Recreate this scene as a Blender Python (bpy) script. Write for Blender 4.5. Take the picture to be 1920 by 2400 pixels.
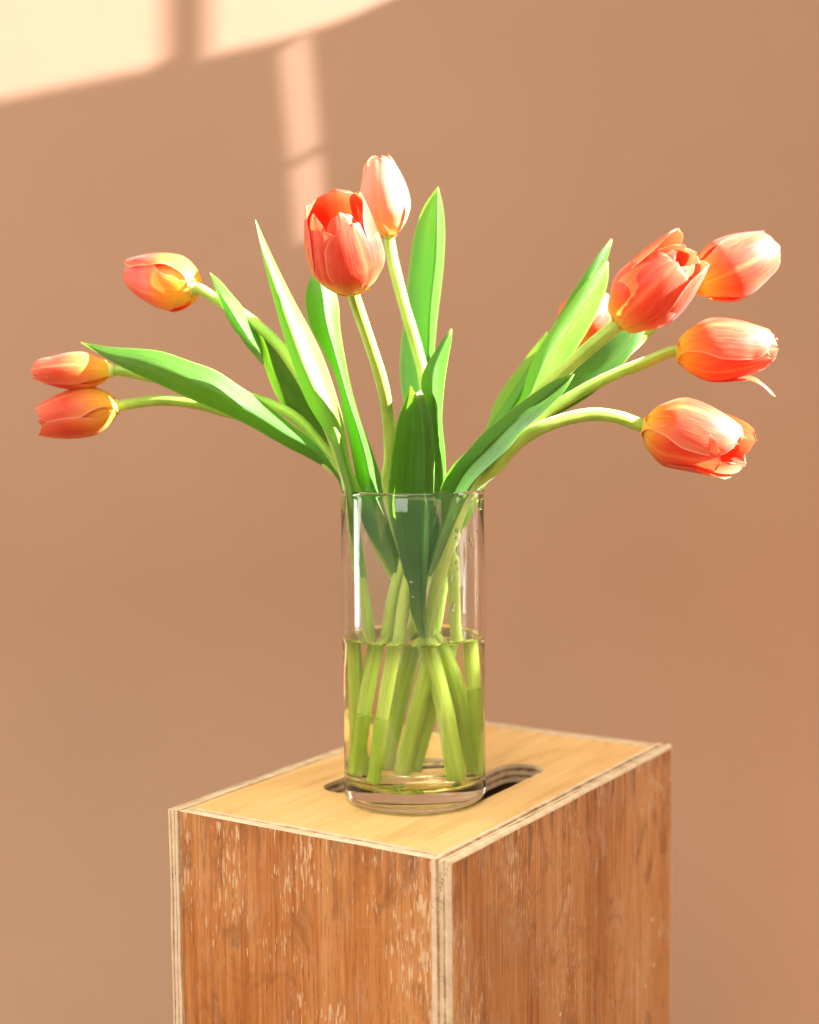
import bpy, bmesh, math, random
from mathutils import Vector, Matrix, noise
rng = random.Random(7)
for o in list(bpy.data.objects): bpy.data.objects.remove(o)
SC = bpy.context.scene
COL = SC.collection

# ------------------------------------------------------------------ camera
F_PX, PITCH, ROLL = 3498.5, 0.0808, -0.0090          # focal length in photo pixels (2400 tall)
CAM = Vector((-0.0021, -1.0373, 0.2861))
fw = Vector((0, math.cos(PITCH), -math.sin(PITCH)))
up0 = Vector((0, math.sin(PITCH), math.cos(PITCH)))
rt0 = Vector((1, 0, 0))
RT = rt0 * math.cos(ROLL) + up0 * math.sin(ROLL)
UP = -rt0 * math.sin(ROLL) + up0 * math.cos(ROLL)
cam_d = bpy.data.cameras.new('camera')
cam = bpy.data.objects.new('camera', cam_d); COL.objects.link(cam)
m = Matrix((RT, UP, -fw)).transposed().to_4x4(); m.translation = CAM
cam.matrix_world = m
cam_d.sensor_fit = 'VERTICAL'; cam_d.sensor_height = 36; cam_d.sensor_width = 36
cam_d.lens = F_PX / 2400 * 36
cam_d.clip_end = 60; cam_d.clip_start = 0.02
cam_d.dof.use_dof = True; cam_d.dof.focus_distance = 0.985; cam_d.dof.aperture_fstop = 4.2
SC.camera = cam

# ------------------------------------------------------------------ light
world = bpy.data.worlds.new('World'); SC.world = world; world.use_nodes = True
wb = world.node_tree.nodes['Background']
wb.inputs[0].default_value = (1.0, 0.94, 0.88, 1); wb.inputs[1].default_value = 0.30

SUN_TO = Vector((0.82, -0.105, 0.50)).normalized()     # towards the sunbeam's source
SUN_AT = Vector((0, 0, 0.35)); SUN_D = 24
def lamp(name, kind, loc, target, energy, color, **kw):
    d = bpy.data.lights.new(name, kind); o = bpy.data.objects.new(name, d); COL.objects.link(o)
    o.location = loc
    o.rotation_euler = (Vector(target) - Vector(loc)).to_track_quat('-Z', 'Y').to_euler()
    d.energy = energy; d.color = color
    for k, v in kw.items(): setattr(d, k, v)
    return o
lamp('sunbeam_lamp', 'SPOT', SUN_AT + SUN_TO * SUN_D, SUN_AT, 262000, (0.98, 0.99, 1.10),
     spot_size=math.radians(24), spot_blend=0.1, shadow_soft_size=0.045)
lamp('overhead_fill', 'AREA', (-0.1, -0.6, 2.4), (-0.05, -0.1, 0), 32, (1.0, 0.97, 0.93), shape='RECTANGLE', size=1.8, size_y=1.4)  # added soft overhead fill, brightens the box top and backdrop
lamp('window_light', 'AREA', (-1.75, 0.40, 0.55), (0, 0.0, 0.15), 15, (1.0, 0.98, 0.95), shape='RECTANGLE', size=0.34, size_y=1.5)
lamp('front_fill', 'AREA', (-0.7, -2.0, 1.5), (0, 0, 0.0), 26, (1.0, 0.97, 0.93), shape='RECTANGLE', size=0.9, size_y=0.9)  # added front fill for the box's left face
lamp('low_warm_fill', 'AREA', (0.9, 0.5, -0.58), (0.7, 1.3, -0.1), 3.4, (1.0, 0.50, 0.16), shape='RECTANGLE', size=0.9, size_y=0.4)  # added warm lamp that tints the lower backdrop orange
lamp('side_light', 'AREA', (1.5, -0.1, 0.55), (0, 0, 0.0), 5.0, (1.0, 0.97, 0.93), shape='RECTANGLE', size=0.25, size_y=1.2)

SC.view_settings.view_transform = 'Standard'; SC.view_settings.look = 'None'
SC.view_settings.exposure = 0.47; SC.view_settings.gamma = 1.0
SC.view_settings.use_curve_mapping = False
SC.render.engine = 'CYCLES'
cy = SC.cycles
cy.use_denoising = True
cy.max_bounces = 20; cy.transmission_bounces = 16; cy.glossy_bounces = 6; cy.diffuse_bounces = 5; cy.transparent_max_bounces = 16
cy.caustics_refractive = True; cy.caustics_reflective = False
cy.blur_glossy = 0.3; cy.sample_clamp_indirect = 6.0

# ------------------------------------------------------------------ helpers
S = 1920 / 1725
def ray(px, py):
    """unit-depth viewing direction for a measured picture point"""
    x = (px * S - 960) / F_PX; y = (1200 - py * S) / F_PX
    return fw + RT * x + UP * y
def at(px, py, y):
    """point in the place at distance-plane y for a measured picture point"""
    d = ray(px, py)
    return CAM + d * ((y - CAM.y) / d.y)
def link(name, me, mat=None, parent=None):
    o = bpy.data.objects.new(name, me); COL.objects.link(o)
    if mat is not None and not me.materials: me.materials.append(mat)
    if parent is not None: o.parent = parent
    return o
def empty(name, label, cat, group=None, loc=(0, 0, 0)):
    o = bpy.data.objects.new(name, None); COL.objects.link(o); o.location = loc
    o.empty_display_size = 0.02
    o['label'] = label; o['category'] = cat
    if group: o['group'] = group
    return o
def tag(o, label, cat, group=None):
    o['label'] = label; o['category'] = cat
    if group: o['group'] = group
    return o
def smooth(me):
    for p in me.polygons: p.use_smooth = True
def catmull(pts, n):
    """n points along a Catmull-Rom curve through pts (tuples of any length), even in arc length"""
    P = [Vector(p) for p in pts]
    P = [P[0] * 2 - P[1]] + P + [P[-1] * 2 - P[-2]]
    dense = []
    for i in range(1, len(P) - 2):
        for k in range(12):
            t = k / 12
            a, b, c, d = P[i - 1], P[i], P[i + 1], P[i + 2]
            dense.append(0.5 * ((2 * b) + (c - a) * t + (2 * a - 5 * b + 4 * c - d) * t * t + (3 * b - a - 3 * c + d) * t ** 3))
    dense.append(P[-2].copy())
    L = [0]
    for i in range(1, len(dense)): L.append(L[-1] + (dense[i] - dense[i - 1]).length)
    out = []; j = 0
    for k in range(n):
        s = L[-1] * k / (n - 1)
        while j < len(L) - 2 and L[j + 1] < s: j += 1
        t = (s - L[j]) / max(1e-12, L[j + 1] - L[j])
        out.append(dense[j].lerp(dense[j + 1], min(1, max(0, t))))
    return out
def grid_mesh(name, rows, uvs=None, closed=False):
    """rows: list of lists of Vector; quads between; uv per vertex"""
    n, mm = len(rows), len(rows[0])
    vs = [tuple(v) for r in rows for v in r]
    fs = []
    for i in range(n - 1):
        for j in range(mm if closed else mm - 1):
            j2 = (j + 1) % mm
            fs.append((i * mm + j, i * mm + j2, (i + 1) * mm + j2, (i + 1) * mm + j))
    me = bpy.data.meshes.new(name); me.from_pydata(vs, [], fs); me.update()
    uv = me.uv_layers.new(name='UVMap')
    fu = [u for r in uvs for u in r] if uvs else None
    for p in me.polygons:
        for li in p.loop_indices:
            vi = me.loops[li].vertex_index
            uv.data[li].uv = fu[vi] if fu else ((vi % mm) / (mm if closed else mm - 1), (vi // mm) / (n - 1))
    smooth(me)
    return me

# ------------------------------------------------------------------ materials
def new_mat(name):
    mt = bpy.data.materials.new(name); mt.use_nodes = True
    nt = mt.node_tree; nt.nodes.clear()
    out = nt.nodes.new('ShaderNodeOutputMaterial')
    return mt, nt, out
class N:
    """short node writer"""
    def __init__(s, nt): s.nt = nt
    def __call__(s, typ, ins=None, **props):
        nd = s.nt.nodes.new('ShaderNode' + typ)
        for k, v in props.items(): setattr(nd, k, v)
        for k, v in (ins or {}).items():
            if isinstance(v, bpy.types.NodeSocket): s.nt.links.new(v, nd.inputs[k])
            else: nd.inputs[k].default_value = v
        return nd
    def ramp(s, fac, stops, interp='LINEAR'):
        nd = s.nt.nodes.new('ShaderNodeValToRGB'); cr = nd.color_ramp; cr.interpolation = interp
        while len(cr.elements) < len(stops): cr.elements.new(0.5)
        for e, (p, c) in zip(cr.elements, stops): e.position = p; e.color = tuple(c) + ((1,) if len(c) == 3 else ())
        s.nt.links.new(fac, nd.inputs[0]); return nd.outputs[0]
    def mix(s, fac, a, b, blend='MIX'):
        nd = s.nt.nodes.new('ShaderNodeMix'); nd.data_type = 'RGBA'; nd.blend_type = blend
        for sock, v in ((nd.inputs[0], fac), (nd.inputs[6], a), (nd.inputs[7], b)):
            if isinstance(v, bpy.types.NodeSocket): s.nt.links.new(v, sock)
            else: sock.default_value = v if not isinstance(v, tuple) else (v + (1,) if len(v) == 3 else v)
        return nd.outputs[2]
    def math(s, op, a, b=0.0, c=0.0, clamp=False):
        nd = s.nt.nodes.new('ShaderNodeMath'); nd.operation = op; nd.use_clamp = clamp
        for i, v in enumerate((a, b, c)):
            if isinstance(v, bpy.types.NodeSocket): s.nt.links.new(v, nd.inputs[i])
            else: nd.inputs[i].default_value = v
        return nd.outputs[0]
    def noise(s, vec, scale, detail=4, rough=0.55, stretch=None, dist=0.0):
        if stretch:
            mp = s('Mapping', {'Vector': vec, 'Scale': stretch}); vec = mp.outputs[0]
        return s('TexNoise', {'Vector': vec, 'Scale': scale, 'Detail': detail, 'Roughness': rough, 'Distortion': dist}).outputs['Fac']

def petal_material():
    mt, nt, out = new_mat('petal'); n = N(nt)
    uv = n('UVMap').outputs[0]
    sep = n('SeparateXYZ', {0: uv})
    u, v = sep.outputs[0], sep.outputs[1]
    oi = n('ObjectInfo').outputs['Random']
    shift = n('VectorMath', {0: uv, 1: n('CombineXYZ', {0: n.math('MULTIPLY', oi, 13.0), 1: n.math('MULTIPLY', oi, 7.0)}).outputs[0]}, operation='ADD').outputs[0]
    streak = n.noise(shift, 1.0, 5, 0.6, (26, 2.2, 1))
    fine = n.noise(shift, 1.0, 3, 0.6, (90, 5, 1))
    blotch = n.noise(shift, 1.0, 3, 0.5, (3.2, 2.2, 1))
    e = n.math('ABSOLUTE', n.math('MULTIPLY_ADD', u, 2.0, -1.0))                 # 0 midrib .. 1 edge
    body = n.ramp(n.math('ADD', n.math('MULTIPLY', streak, 0.5), n.math('MULTIPLY', blotch, 0.5)),
                  [(0.30, (0.66, 0.026, 0.011)), (0.5, (0.72, 0.055, 0.018)), (0.70, (0.80, 0.125, 0.040))])
    edge_f = n.ramp(n.math('ADD', n.math('POWER', e, 2.4), n.math('MULTIPLY_ADD', streak, 0.5, -0.25)), [(0.25, (0, 0, 0)), (1.0, (1, 1, 1))])
    top_f = n.ramp(n.math('ADD', v, n.math('MULTIPLY_ADD', streak, 0.3, -0.15)), [(0.62, (0, 0, 0)), (1.0, (1, 1, 1))])
    pale = n.math('MAXIMUM', n.math('MULTIPLY', edge_f, 0.85), n.math('MULTIPLY', top_f, 0.6))
    c = n.mix(n.math('MULTIPLY', pale, 0.8), body, (0.85, 0.235, 0.115))
    rib = n.ramp(n.math('ADD', e, n.math('MULTIPLY_ADD', streak, 0.12, -0.06)), [(0.0, (1, 1, 1)), (0.11, (0, 0, 0))])
    c = n.mix(n.math('MULTIPLY', rib, 0.35), c, (0.90, 0.42, 0.13))
    base = n.ramp(n.math('ADD', v, n.math('MULTIPLY_ADD', streak, 0.34, -0.17)), [(0.06, (1, 1, 1)), (0.24, (0.25, 0.25, 0.25)), (0.40, (0, 0, 0))])
    yel = n('Attribute', attribute_type='OBJECT', attribute_name='yellow').outputs['Fac']
    wide = n.ramp(n.math('ADD', v, n.math('MULTIPLY_ADD', streak, 0.5, -0.25)), [(0.15, (1, 1, 1)), (0.62, (0, 0, 0))])
    c = n.mix(n.math('MULTIPLY', n.math('MULTIPLY', wide, yel), 0.75), c, (0.86, 0.36, 0.03))
    c = n.mix(base, c, (0.90, 0.52, 0.035))
    c = n.mix(n.ramp(fine, [(0.45, (0, 0, 0)), (0.72, (0.4, 0.4, 0.4))]), c, n.mix(0.5, c, (0.92, 0.42, 0.2)))
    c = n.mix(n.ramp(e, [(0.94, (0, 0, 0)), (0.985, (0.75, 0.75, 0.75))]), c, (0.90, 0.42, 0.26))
    inside = n.ramp(n.math('ADD', v, n.math('MULTIPLY_ADD', streak, 0.3, -0.15)), [(0.0, (0.85, 0.50, 0.04)), (0.3, (0.86, 0.12, 0.02)), (0.8, (0.84, 0.09, 0.03)), (1.0, (0.88, 0.25, 0.12))])
    c = n.mix(n('Attribute', attribute_type='OBJECT', attribute_name='pale').outputs['Fac'], c, n.mix(0.55, c, (0.95, 0.52, 0.33)))
    c = n.mix(n.math('MULTIPLY', n('Attribute', attribute_type='OBJECT', attribute_name='deep').outputs['Fac'], 0.55), c, n.mix(0.55, (0.62, 0.014, 0.008), c))
    geo = n('NewGeometry').outputs['Backfacing']
    col = n.mix(geo, c, inside)
    bump = n('Bump', {'Strength': 0.45, 'Distance': 0.0006, 'Height': n.math('ADD', n.math('MULTIPLY', streak, 1.0), n.math('MULTIPLY', fine, 0.5))}).outputs[0]
    pb = n('BsdfPrincipled', {'Base Color': col, 'Roughness': 0.42, 'Specular IOR Level': 0.3, 'Normal': bump, 'Sheen Weight': 0.06, 'Sheen Roughness': 0.4})
    tr = n('BsdfTranslucent', {'Color': n.mix(0.5, col, (1.0, 0.16, 0.02)), 'Normal': bump})
    mx = n('MixShader', {0: 0.24, 1: pb.outputs[0], 2: tr.outputs[0]})
    nt.links.new(mx.outputs[0], out.inputs[0])
    return mt
def leaf_material(name, lo, mid, hi, trans=(0.34, 0.80, 0.02), tw=0.38, spec=0.5):
    mt, nt, out = new_mat(name); n = N(nt)
    uv = n('UVMap').outputs[0]
    sep = n('SeparateXYZ', {0: uv}); u, v = sep.outputs[0], sep.outputs[1]
    oi = n('ObjectInfo').outputs['Random']
    shift = n('VectorMath', {0: uv, 1: n('CombineXYZ', {0: n.math('MULTIPLY', oi, 9.0), 1: n.math('MULTIPLY', oi, 5.0)}).outputs[0]}, operation='ADD').outputs[0]
    streak = n.noise(shift, 1.0, 4, 0.6, (34, 1.3, 1))
    blotch = n.noise(shift, 1.0, 4, 0.6, (3.0, 5.0, 1))
    body = n.ramp(n.math('ADD', n.math('MULTIPLY', streak, 0.55), n.math('MULTIPLY', blotch, 0.45)), [(0.32, lo), (0.5, mid), (0.68, hi)])
    e = n.math('ABSOLUTE', n.math('MULTIPLY_ADD', u, 2.0, -1.0))
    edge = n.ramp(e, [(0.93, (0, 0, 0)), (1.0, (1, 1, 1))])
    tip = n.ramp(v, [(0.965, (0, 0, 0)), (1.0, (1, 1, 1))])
    c = n.mix(n.math('MULTIPLY', n.math('MAXIMUM', edge, tip), 0.55), body, (0.45, 0.55, 0.12))  # leaf's own pale margin, also painting in the edge highlight
    low = n.ramp(v, [(0.0, (1, 1, 1)), (0.22, (0, 0, 0))])
    c = n.mix(n.math('MULTIPLY', low, 0.45), c, (0.42, 0.55, 0.14))
    vein = n.noise(shift, 1.0, 3, 0.7, (150, 0.8, 1))
    c = n.mix(n.ramp(vein, [(0.48, (0, 0, 0)), (0.68, (0.4, 0.4, 0.4))]), c, (0.20, 0.40, 0.03))
    c = n.mix(n.ramp(n.noise(shift, 1.0, 5, 0.7, (11, 24, 1)), [(0.60, (0, 0, 0)), (0.80, (0.12, 0.12, 0.12))]), c, (0.42, 0.55, 0.30))
    bump = n('Bump', {'Strength': 0.5, 'Distance': 0.0005, 'Height': n.math('ADD', streak, n.math('MULTIPLY', vein, 0.9))}).outputs[0]
    rough = n.math('MULTIPLY_ADD', blotch, 0.24, 0.36)
    pb = n('BsdfPrincipled', {'Base Color': c, 'Roughness': rough, 'Specular IOR Level': spec, 'Normal': bump, 'Sheen Weight': spec * 0.2, 'Sheen Roughness': 0.35, 'Sheen Tint': (0.8, 1.0, 0.8, 1)})
    tr = n('BsdfTranslucent', {'Color': n.mix(0.6, c, trans), 'Normal': bump})
    mx = n('MixShader', {0: tw, 1: pb.outputs[0], 2: tr.outputs[0]})
    nt.links.new(mx.outputs[0], out.inputs[0])
    return mt
def stem_material():
    mt, nt, out = new_mat('stem'); n = N(nt)
    tc = n('TexCoord'); sep = n('SeparateXYZ', {0: tc.outputs['Object']})
    uv = n('UVMap').outputs[0]
    st = n.noise(uv, 1.0, 4, 0.6, (16, 3, 1))
    bl = n.noise(tc.outputs['Object'], 60, 3, 0.5)
    top = n.ramp(n.math('ADD', n.math('MULTIPLY', st, 0.5), n.math('MULTIPLY', bl, 0.5)), [(0.34, (0.22, 0.38, 0.025)), (0.5, (0.34, 0.49, 0.05)), (0.68, (0.46, 0.58, 0.09))])
    lowc = n.ramp(st, [(0.3, (0.43, 0.57, 0.05)), (0.7, (0.62, 0.72, 0.17))])
    f = n.math('MULTIPLY_ADD', sep.outputs[2], -12.0, 3.2, clamp=True)
    c = n.mix(f, top, lowc)
    bump = n('Bump', {'Strength': 0.15, 'Distance': 0.0004, 'Height': st}).outputs[0]
    pb = n('BsdfPrincipled', {'Base Color': c, 'Roughness': 0.45, 'Specular IOR Level': 0.4, 'Subsurface Weight': 0.35,
                              'Subsurface Radius': (0.6, 1.0, 0.2), 'Subsurface Scale': 0.003, 'Normal': bump, 'Sheen Weight': 0.25})
    nt.links.new(pb.outputs[0], out.inputs[0])
    return mt
def simple(name, col, rough=0.6, spec=0.4, var=0.0, scale=40):
    mt, nt, out = new_mat(name); n = N(nt)
    tc = n('TexCoord').outputs['Object']
    f = n.noise(tc, scale, 4)
    c = n.mix(f, tuple(x * (1 - var) for x in col), tuple(min(1, x * (1 + var)) for x in col))
    pb = n('BsdfPrincipled', {'Base Color': c, 'Roughness': rough, 'Specular IOR Level': spec})
    nt.links.new(pb.outputs[0], out.inputs[0]); return mt
def glass_material(name, ior, col=(1, 1, 1), rough=0.0):
    mt, nt, out = new_mat(name); n = N(nt)
    g = n('BsdfGlass', {'Color': col + (1,), 'Roughness': rough, 'IOR': ior})
    nt.links.new(g.outputs[0], out.inputs[0]); return mt
def wall_material():
    mt, nt, out = new_mat('painted_backdrop'); n = N(nt)
    tc = n('TexCoord').outputs['Object']
    a = n.noise(tc, 2.2, 6, 0.6); b = n.noise(tc, 60, 3, 0.6)
    c = n.mix(a, (0.348, 0.204, 0.122), (0.408, 0.242, 0.146))
    bump = n('Bump', {'Strength': 0.06, 'Distance': 0.002, 'Height': b}).outputs[0]
    pb = n('BsdfPrincipled', {'Base Color': c, 'Roughness': 0.8, 'Specular IOR Level': 0.15, 'Normal': bump})
    nt.links.new(pb.outputs[0], out.inputs[0]); return mt
def side_wood(name, dull):
    """stained, chipped plywood face; grain runs along local z"""
    mt, nt, out = new_mat(name); n = N(nt)
    tc = n('TexCoord').outputs['Object']; sep = n('SeparateXYZ', {0: tc}); z = sep.outputs[2]
    grain = n.noise(tc, 1.0, 6, 0.65, (420, 420, 9), 0.2)
    broad = n.noise(tc, 1.0, 4, 0.6, (26, 26, 2.4), 0.6)
    cloud = n.noise(tc, 1.0, 4, 0.55, (12, 12, 5))
    f = n.math('ADD', n.math('MULTIPLY', grain, 0.42), n.math('ADD', n.math('MULTIPLY', broad, 0.33), n.math('MULTIPLY', cloud, 0.25)))
    if dull:
        c = n.ramp(f, [(0.36, (0.24, 0.075, 0.020)), (0.46, (0.46, 0.175, 0.050)), (0.54, (0.57, 0.255, 0.085)), (0.65, (0.70, 0.42, 0.21))])
    else:
        c = n.ramp(f, [(0.36, (0.22, 0.056, 0.010)), (0.46, (0.43, 0.142, 0.028)), (0.54, (0.54, 0.212, 0.054)), (0.65, (0.65, 0.33, 0.125))])
    # dark water stains near the top edge
    topz = n.math('MULTIPLY_ADD', z, 14.0, 1.0, clamp=True)
    drip = n.noise(tc, 1.0, 4, 0.6, (90, 90, 10))
    st = n.ramp(n.math('ADD', n.math('MULTIPLY', topz, 0.30), drip), [(0.74, (0, 0, 0)), (0.92, (1, 1, 1))])
    c = n.mix(n.math('MULTIPLY', st, 0.75 if dull else 0.5), c, (0.11, 0.040, 0.015))
    # chipped veneer: pale flecks gathered in clusters, long along the grain
    fleck = n.noise(tc, 1.0, 3, 0.6, (620, 620, 85))
    clus = n.noise(tc, 1.0, 3, 0.55, (22, 22, 11))
    ch = n.math('ADD', n.math('ADD', fleck, n.math('MULTIPLY', topz, 0.05)), n.math('MULTIPLY_ADD', clus, 0.80, -0.47))
    chip = n.ramp(ch, [(0.585, (0, 0, 0)), (0.63, (1, 1, 1))])
    c = n.mix(n.math('MULTIPLY', chip, 0.8), c, (0.74, 0.50, 0.28))
    # open pores: short dark dashes along the grain, and scuffed duller patches
    pore = n.noise(tc, 1.0, 2, 0.5, (1100, 1100, 60))
    c = n.mix(n.math('MULTIPLY', n.ramp(pore, [(0.60, (0, 0, 0)), (0.70, (1, 1, 1))]), 0.55), c, (0.10, 0.035, 0.012))
    scuff = n.ramp(n.noise(tc, 1.0, 6, 0.7, (30, 30, 16), 1.0), [(0.50, (0, 0, 0)), (0.66, (1, 1, 1))])
    c = n.mix(n.math('MULTIPLY', scuff, 0.45 if dull else 0.22), c, (0.60, 0.37, 0.22))
    stain = n.ramp(n.noise(tc, 1.0, 5, 0.65, (20, 20, 11), 1.5), [(0.54, (0, 0, 0)), (0.64, (1, 1, 1))])
    c = n.mix(n.math('MULTIPLY', stain, 0.5), c, (0.20, 0.065, 0.018))
    # scratches
    v1 = n('TexVoronoi', {'Vector': n('Mapping', {'Vector': tc, 'Scale': (30, 30, 12), 'Rotation': (0.6, 0.4, 0.2)}).outputs[0], 'Scale': 1.0}, feature='DISTANCE_TO_EDGE').outputs['Distance']
    v1m = n.math('MULTIPLY', n.ramp(v1, [(0.0, (1, 1, 1)), (0.012, (0, 0, 0))]), n.ramp(n.noise(tc, 30, 3), [(0.5, (0, 0, 0)), (0.62, (1, 1, 1))]))
    c = n.mix(n.math('MULTIPLY', v1m, 0.45 if dull else 0.12), c, (0.62, 0.48, 0.38))
    # paint specks
    sp = n('TexVoronoi', {'Vector': tc, 'Scale': 42.0 if dull else 30.0, 'Randomness': 1.0})
    spm = n.ramp(sp.outputs['Distance'], [(0.05, (1, 1, 1)), (0.075, (0, 0, 0))])
    spk = n.math('MULTIPLY', spm, n.ramp(n('SeparateXYZ', {0: sp.outputs['Color']}).outputs[0], [(0.80, (0, 0, 0)), (0.82, (1, 1, 1))]))
    c = n.mix(n.math('MULTIPLY', spk, 0.8), c, (0.80, 0.68, 0.55))
    bump = n('Bump', {'Strength': 0.35, 'Distance': 0.0006, 'Height': n.math('SUBTRACT', n.math('MULTIPLY', grain, 0.6), n.math('MULTIPLY', chip, 0.5))}).outputs[0]
    rough = n.math('MULTIPLY_ADD', cloud, 0.3, 0.38)
    pb = n('BsdfPrincipled', {'Base Color': c, 'Roughness': rough, 'Specular IOR Level': 0.35, 'Normal': bump})
    nt.links.new(pb.outputs[0], out.inputs[0]); return mt
def top_wood():
    mt, nt, out = new_mat('birch_top'); n = N(nt)
    tc = n('TexCoord').outputs['Object']
    grain = n.noise(tc, 1.0, 5, 0.6, (190, 9, 60), 0.3)
    broad = n.noise(tc, 1.0, 3, 0.55, (34, 5, 20), 1.2)
    c = n.ramp(n.math('ADD', n.math('MULTIPLY', grain, 0.4), n.math('MULTIPLY', broad, 0.6)), [(0.32, (0.64, 0.34, 0.10)), (0.5, (0.78, 0.47, 0.17)), (0.7, (0.84, 0.56, 0.24))])
    spot = n.noise(tc, 1.0, 4, 0.6, (90, 26, 60), 0.3)
    c = n.mix(n.ramp(spot, [(0.66, (0, 0, 0)), (0.74, (0.6, 0.6, 0.6))]), c, (0.22, 0.12, 0.04))
    sp = n('TexVoronoi', {'Vector': tc, 'Scale': 34.0})
    spk = n.math('MULTIPLY', n.ramp(sp.outputs['Distance'], [(0.035, (1, 1, 1)), (0.05, (0, 0, 0))]), n.ramp(n('SeparateXYZ', {0: sp.outputs['Color']}).outputs[0], [(0.85, (0, 0, 0)), (0.86, (1, 1, 1))]))
    c = n.mix(spk, c, (0.85, 0.78, 0.66))
    bump = n('Bump', {'Strength': 0.12, 'Distance': 0.0004, 'Height': grain}).outputs[0]
    pb = n('BsdfPrincipled', {'Base Color': c, 'Roughness': 0.5, 'Specular IOR Level': 0.35, 'Normal': bump})
    nt.links.new(pb.outputs[0], out.inputs[0]); return mt
def ply_material(name, a, b):
    mt, nt, out = new_mat(name); n = N(nt)
    tc = n('TexCoord').outputs['Object']
    f = n.noise(tc, 90, 5, 0.65); g = n.noise(tc, 700, 3, 0.6)
    c = n.mix(n.ramp(f, [(0.35, (0, 0, 0)), (0.65, (1, 1, 1))]), a, b)
    c = n.mix(n.ramp(n.math('ADD', n.math('MULTIPLY', g, 0.4), n.math('MULTIPLY', n.noise(tc, 55, 4), 0.6)), [(0.58, (0, 0, 0)), (0.66, (0.7, 0.7, 0.7))]), c, (0.16, 0.08, 0.04))
    bump = n('Bump', {'Strength': 0.4, 'Distance': 0.0006, 'Height': g}).outputs[0]
    pb = n('BsdfPrincipled', {'Base Color': c, 'Roughness': 0.75, 'Specular IOR Level': 0.25, 'Normal': bump})
    nt.links.new(pb.outputs[0], out.inputs[0]); return mt

M = {}
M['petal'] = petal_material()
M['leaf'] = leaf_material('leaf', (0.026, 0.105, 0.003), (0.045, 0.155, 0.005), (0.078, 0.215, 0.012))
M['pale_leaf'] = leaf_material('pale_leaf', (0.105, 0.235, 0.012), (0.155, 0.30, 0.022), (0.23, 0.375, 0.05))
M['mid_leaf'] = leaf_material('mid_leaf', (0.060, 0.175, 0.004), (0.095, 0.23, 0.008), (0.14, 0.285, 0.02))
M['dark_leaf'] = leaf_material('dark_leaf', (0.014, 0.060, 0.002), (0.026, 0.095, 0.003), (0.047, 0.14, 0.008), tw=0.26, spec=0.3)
M['stem'] = stem_material()
M['collar'] = simple('collar', (0.36, 0.50, 0.05), 0.45, 0.4, 0.25, 90)
M['pistil'] = simple('pistil', (0.55, 0.55, 0.15), 0.5)
M['anther'] = simple('anther', (0.10, 0.045, 0.02), 0.8)
M['glass'] = glass_material('vase_glass', 1.48, (0.985, 0.99, 0.98))
M['water'] = glass_material('water', 1.333, (0.99, 0.99, 0.95))
M['wet_glass'] = glass_material('wet_glass', 1.333 / 1.48, (0.985, 1.0, 0.78))
M['drop'] = glass_material('droplet_water', 1.33)
M['wall'] = wall_material()
M['front_wood'] = side_wood('stained_front', False)
M['side_wood'] = side_wood('stained_side', True)
M['top_wood'] = top_wood()
M['ply_light'] = ply_material('ply_light', (0.66, 0.47, 0.27), (0.78, 0.62, 0.40))
M['ply_dark'] = ply_material('ply_dark', (0.24, 0.11, 0.05), (0.66, 0.45, 0.25))
M['inner_wood'] = simple('inner_wood', (0.05, 0.03, 0.02), 0.9, 0.1, 0.3)
M['scrap'] = simple('leaf_scrap', (0.20, 0.26, 0.02), 0.5, 0.4, 0.4, 300)
M['sun_mask'] = simple('sun_mask_matte', (0.62, 0.52, 0.42), 0.9, 0.1, 0.05, 6)

# ------------------------------------------------------------------ setting: seamless backdrop (floor sweeping up into wall)
BOX_H, WALL_Y = 0.64, 1.32
prof = [(-2.6, -BOX_H), (0.55, -BOX_H)]
for k in range(1, 17):
    a = k / 16 * math.pi / 2
    prof.append((WALL_Y - 0.62 + 0.62 * math.sin(a), -BOX_H + 0.62 - 0.62 * math.cos(a)))
prof += [(WALL_Y, 1.2), (WALL_Y, 2.6)]
rows = [[Vector((x, y, z)) for x in (-3.2, -1.6, 0, 1.6, 3.2)] for y, z in prof]
bd = link('backdrop', grid_mesh('backdrop', rows), M['wall']); bd['kind'] = 'structure'
for p in bd.data.polygons:
    if p.normal.y > 0 or p.normal.z < 0: p.flip()

# added unseen light mask; its holes shape the sun on flowers and wall
WX = 2.0
def to_panel(p):
    d = SUN_AT + SUN_TO * SUN_D - p
    q = p + d * ((WX - p.x) / d.x)
    return (q.y, q.z)
def wall_pt(px, py): return at(px, py, WALL_Y)
hole_beam = [to_panel(wall_pt(x, y)) for x, y in ((-330, -330), (-330, 262), (0, 208), (345, 136), (345, -330))]
hole_beam2 = [to_panel(wall_pt(x, y)) for x, y in ((425, -330), (425, 118), (600, 80), (730, 38), (1000, -85), (1000, -330))]
hole_slit = [to_panel(wall_pt(x, y)) for x, y in ((588, 95), (611, 322), (659, 322), (637, 81))]
hole_slit2 = [to_panel(wall_pt(x, y)) for x, y in ((612, 340), (626, 500), (671, 500), (661, 340))]
hole_flowers = [to_panel(Vector(p)) for p in ((0.34, 0.18, 0.46), (0.30, 0.03, 0.32), (0.30, -0.06, 0.23), (0.0, -0.06, 0.19), (-0.30, -0.14, 0.20), (-0.36, -0.18, 0.70), (0.1, 0.22, 0.75))]
def panel(name, outer, holes):
    bm = bmesh.new(); edges = []
    for loop in [outer] + holes:
        vs = [bm.verts.new((WX, a, b)) for a, b in loop]
        for i in range(len(vs)): edges.append(bm.edges.new((vs[i], vs[(i + 1) % len(vs)])))
    bmesh.ops.triangle_fill(bm, use_beauty=True, use_dissolve=False, edges=edges)
    me = bpy.data.meshes.new(name); bm.to_mesh(me); bm.free()
    return me
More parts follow.
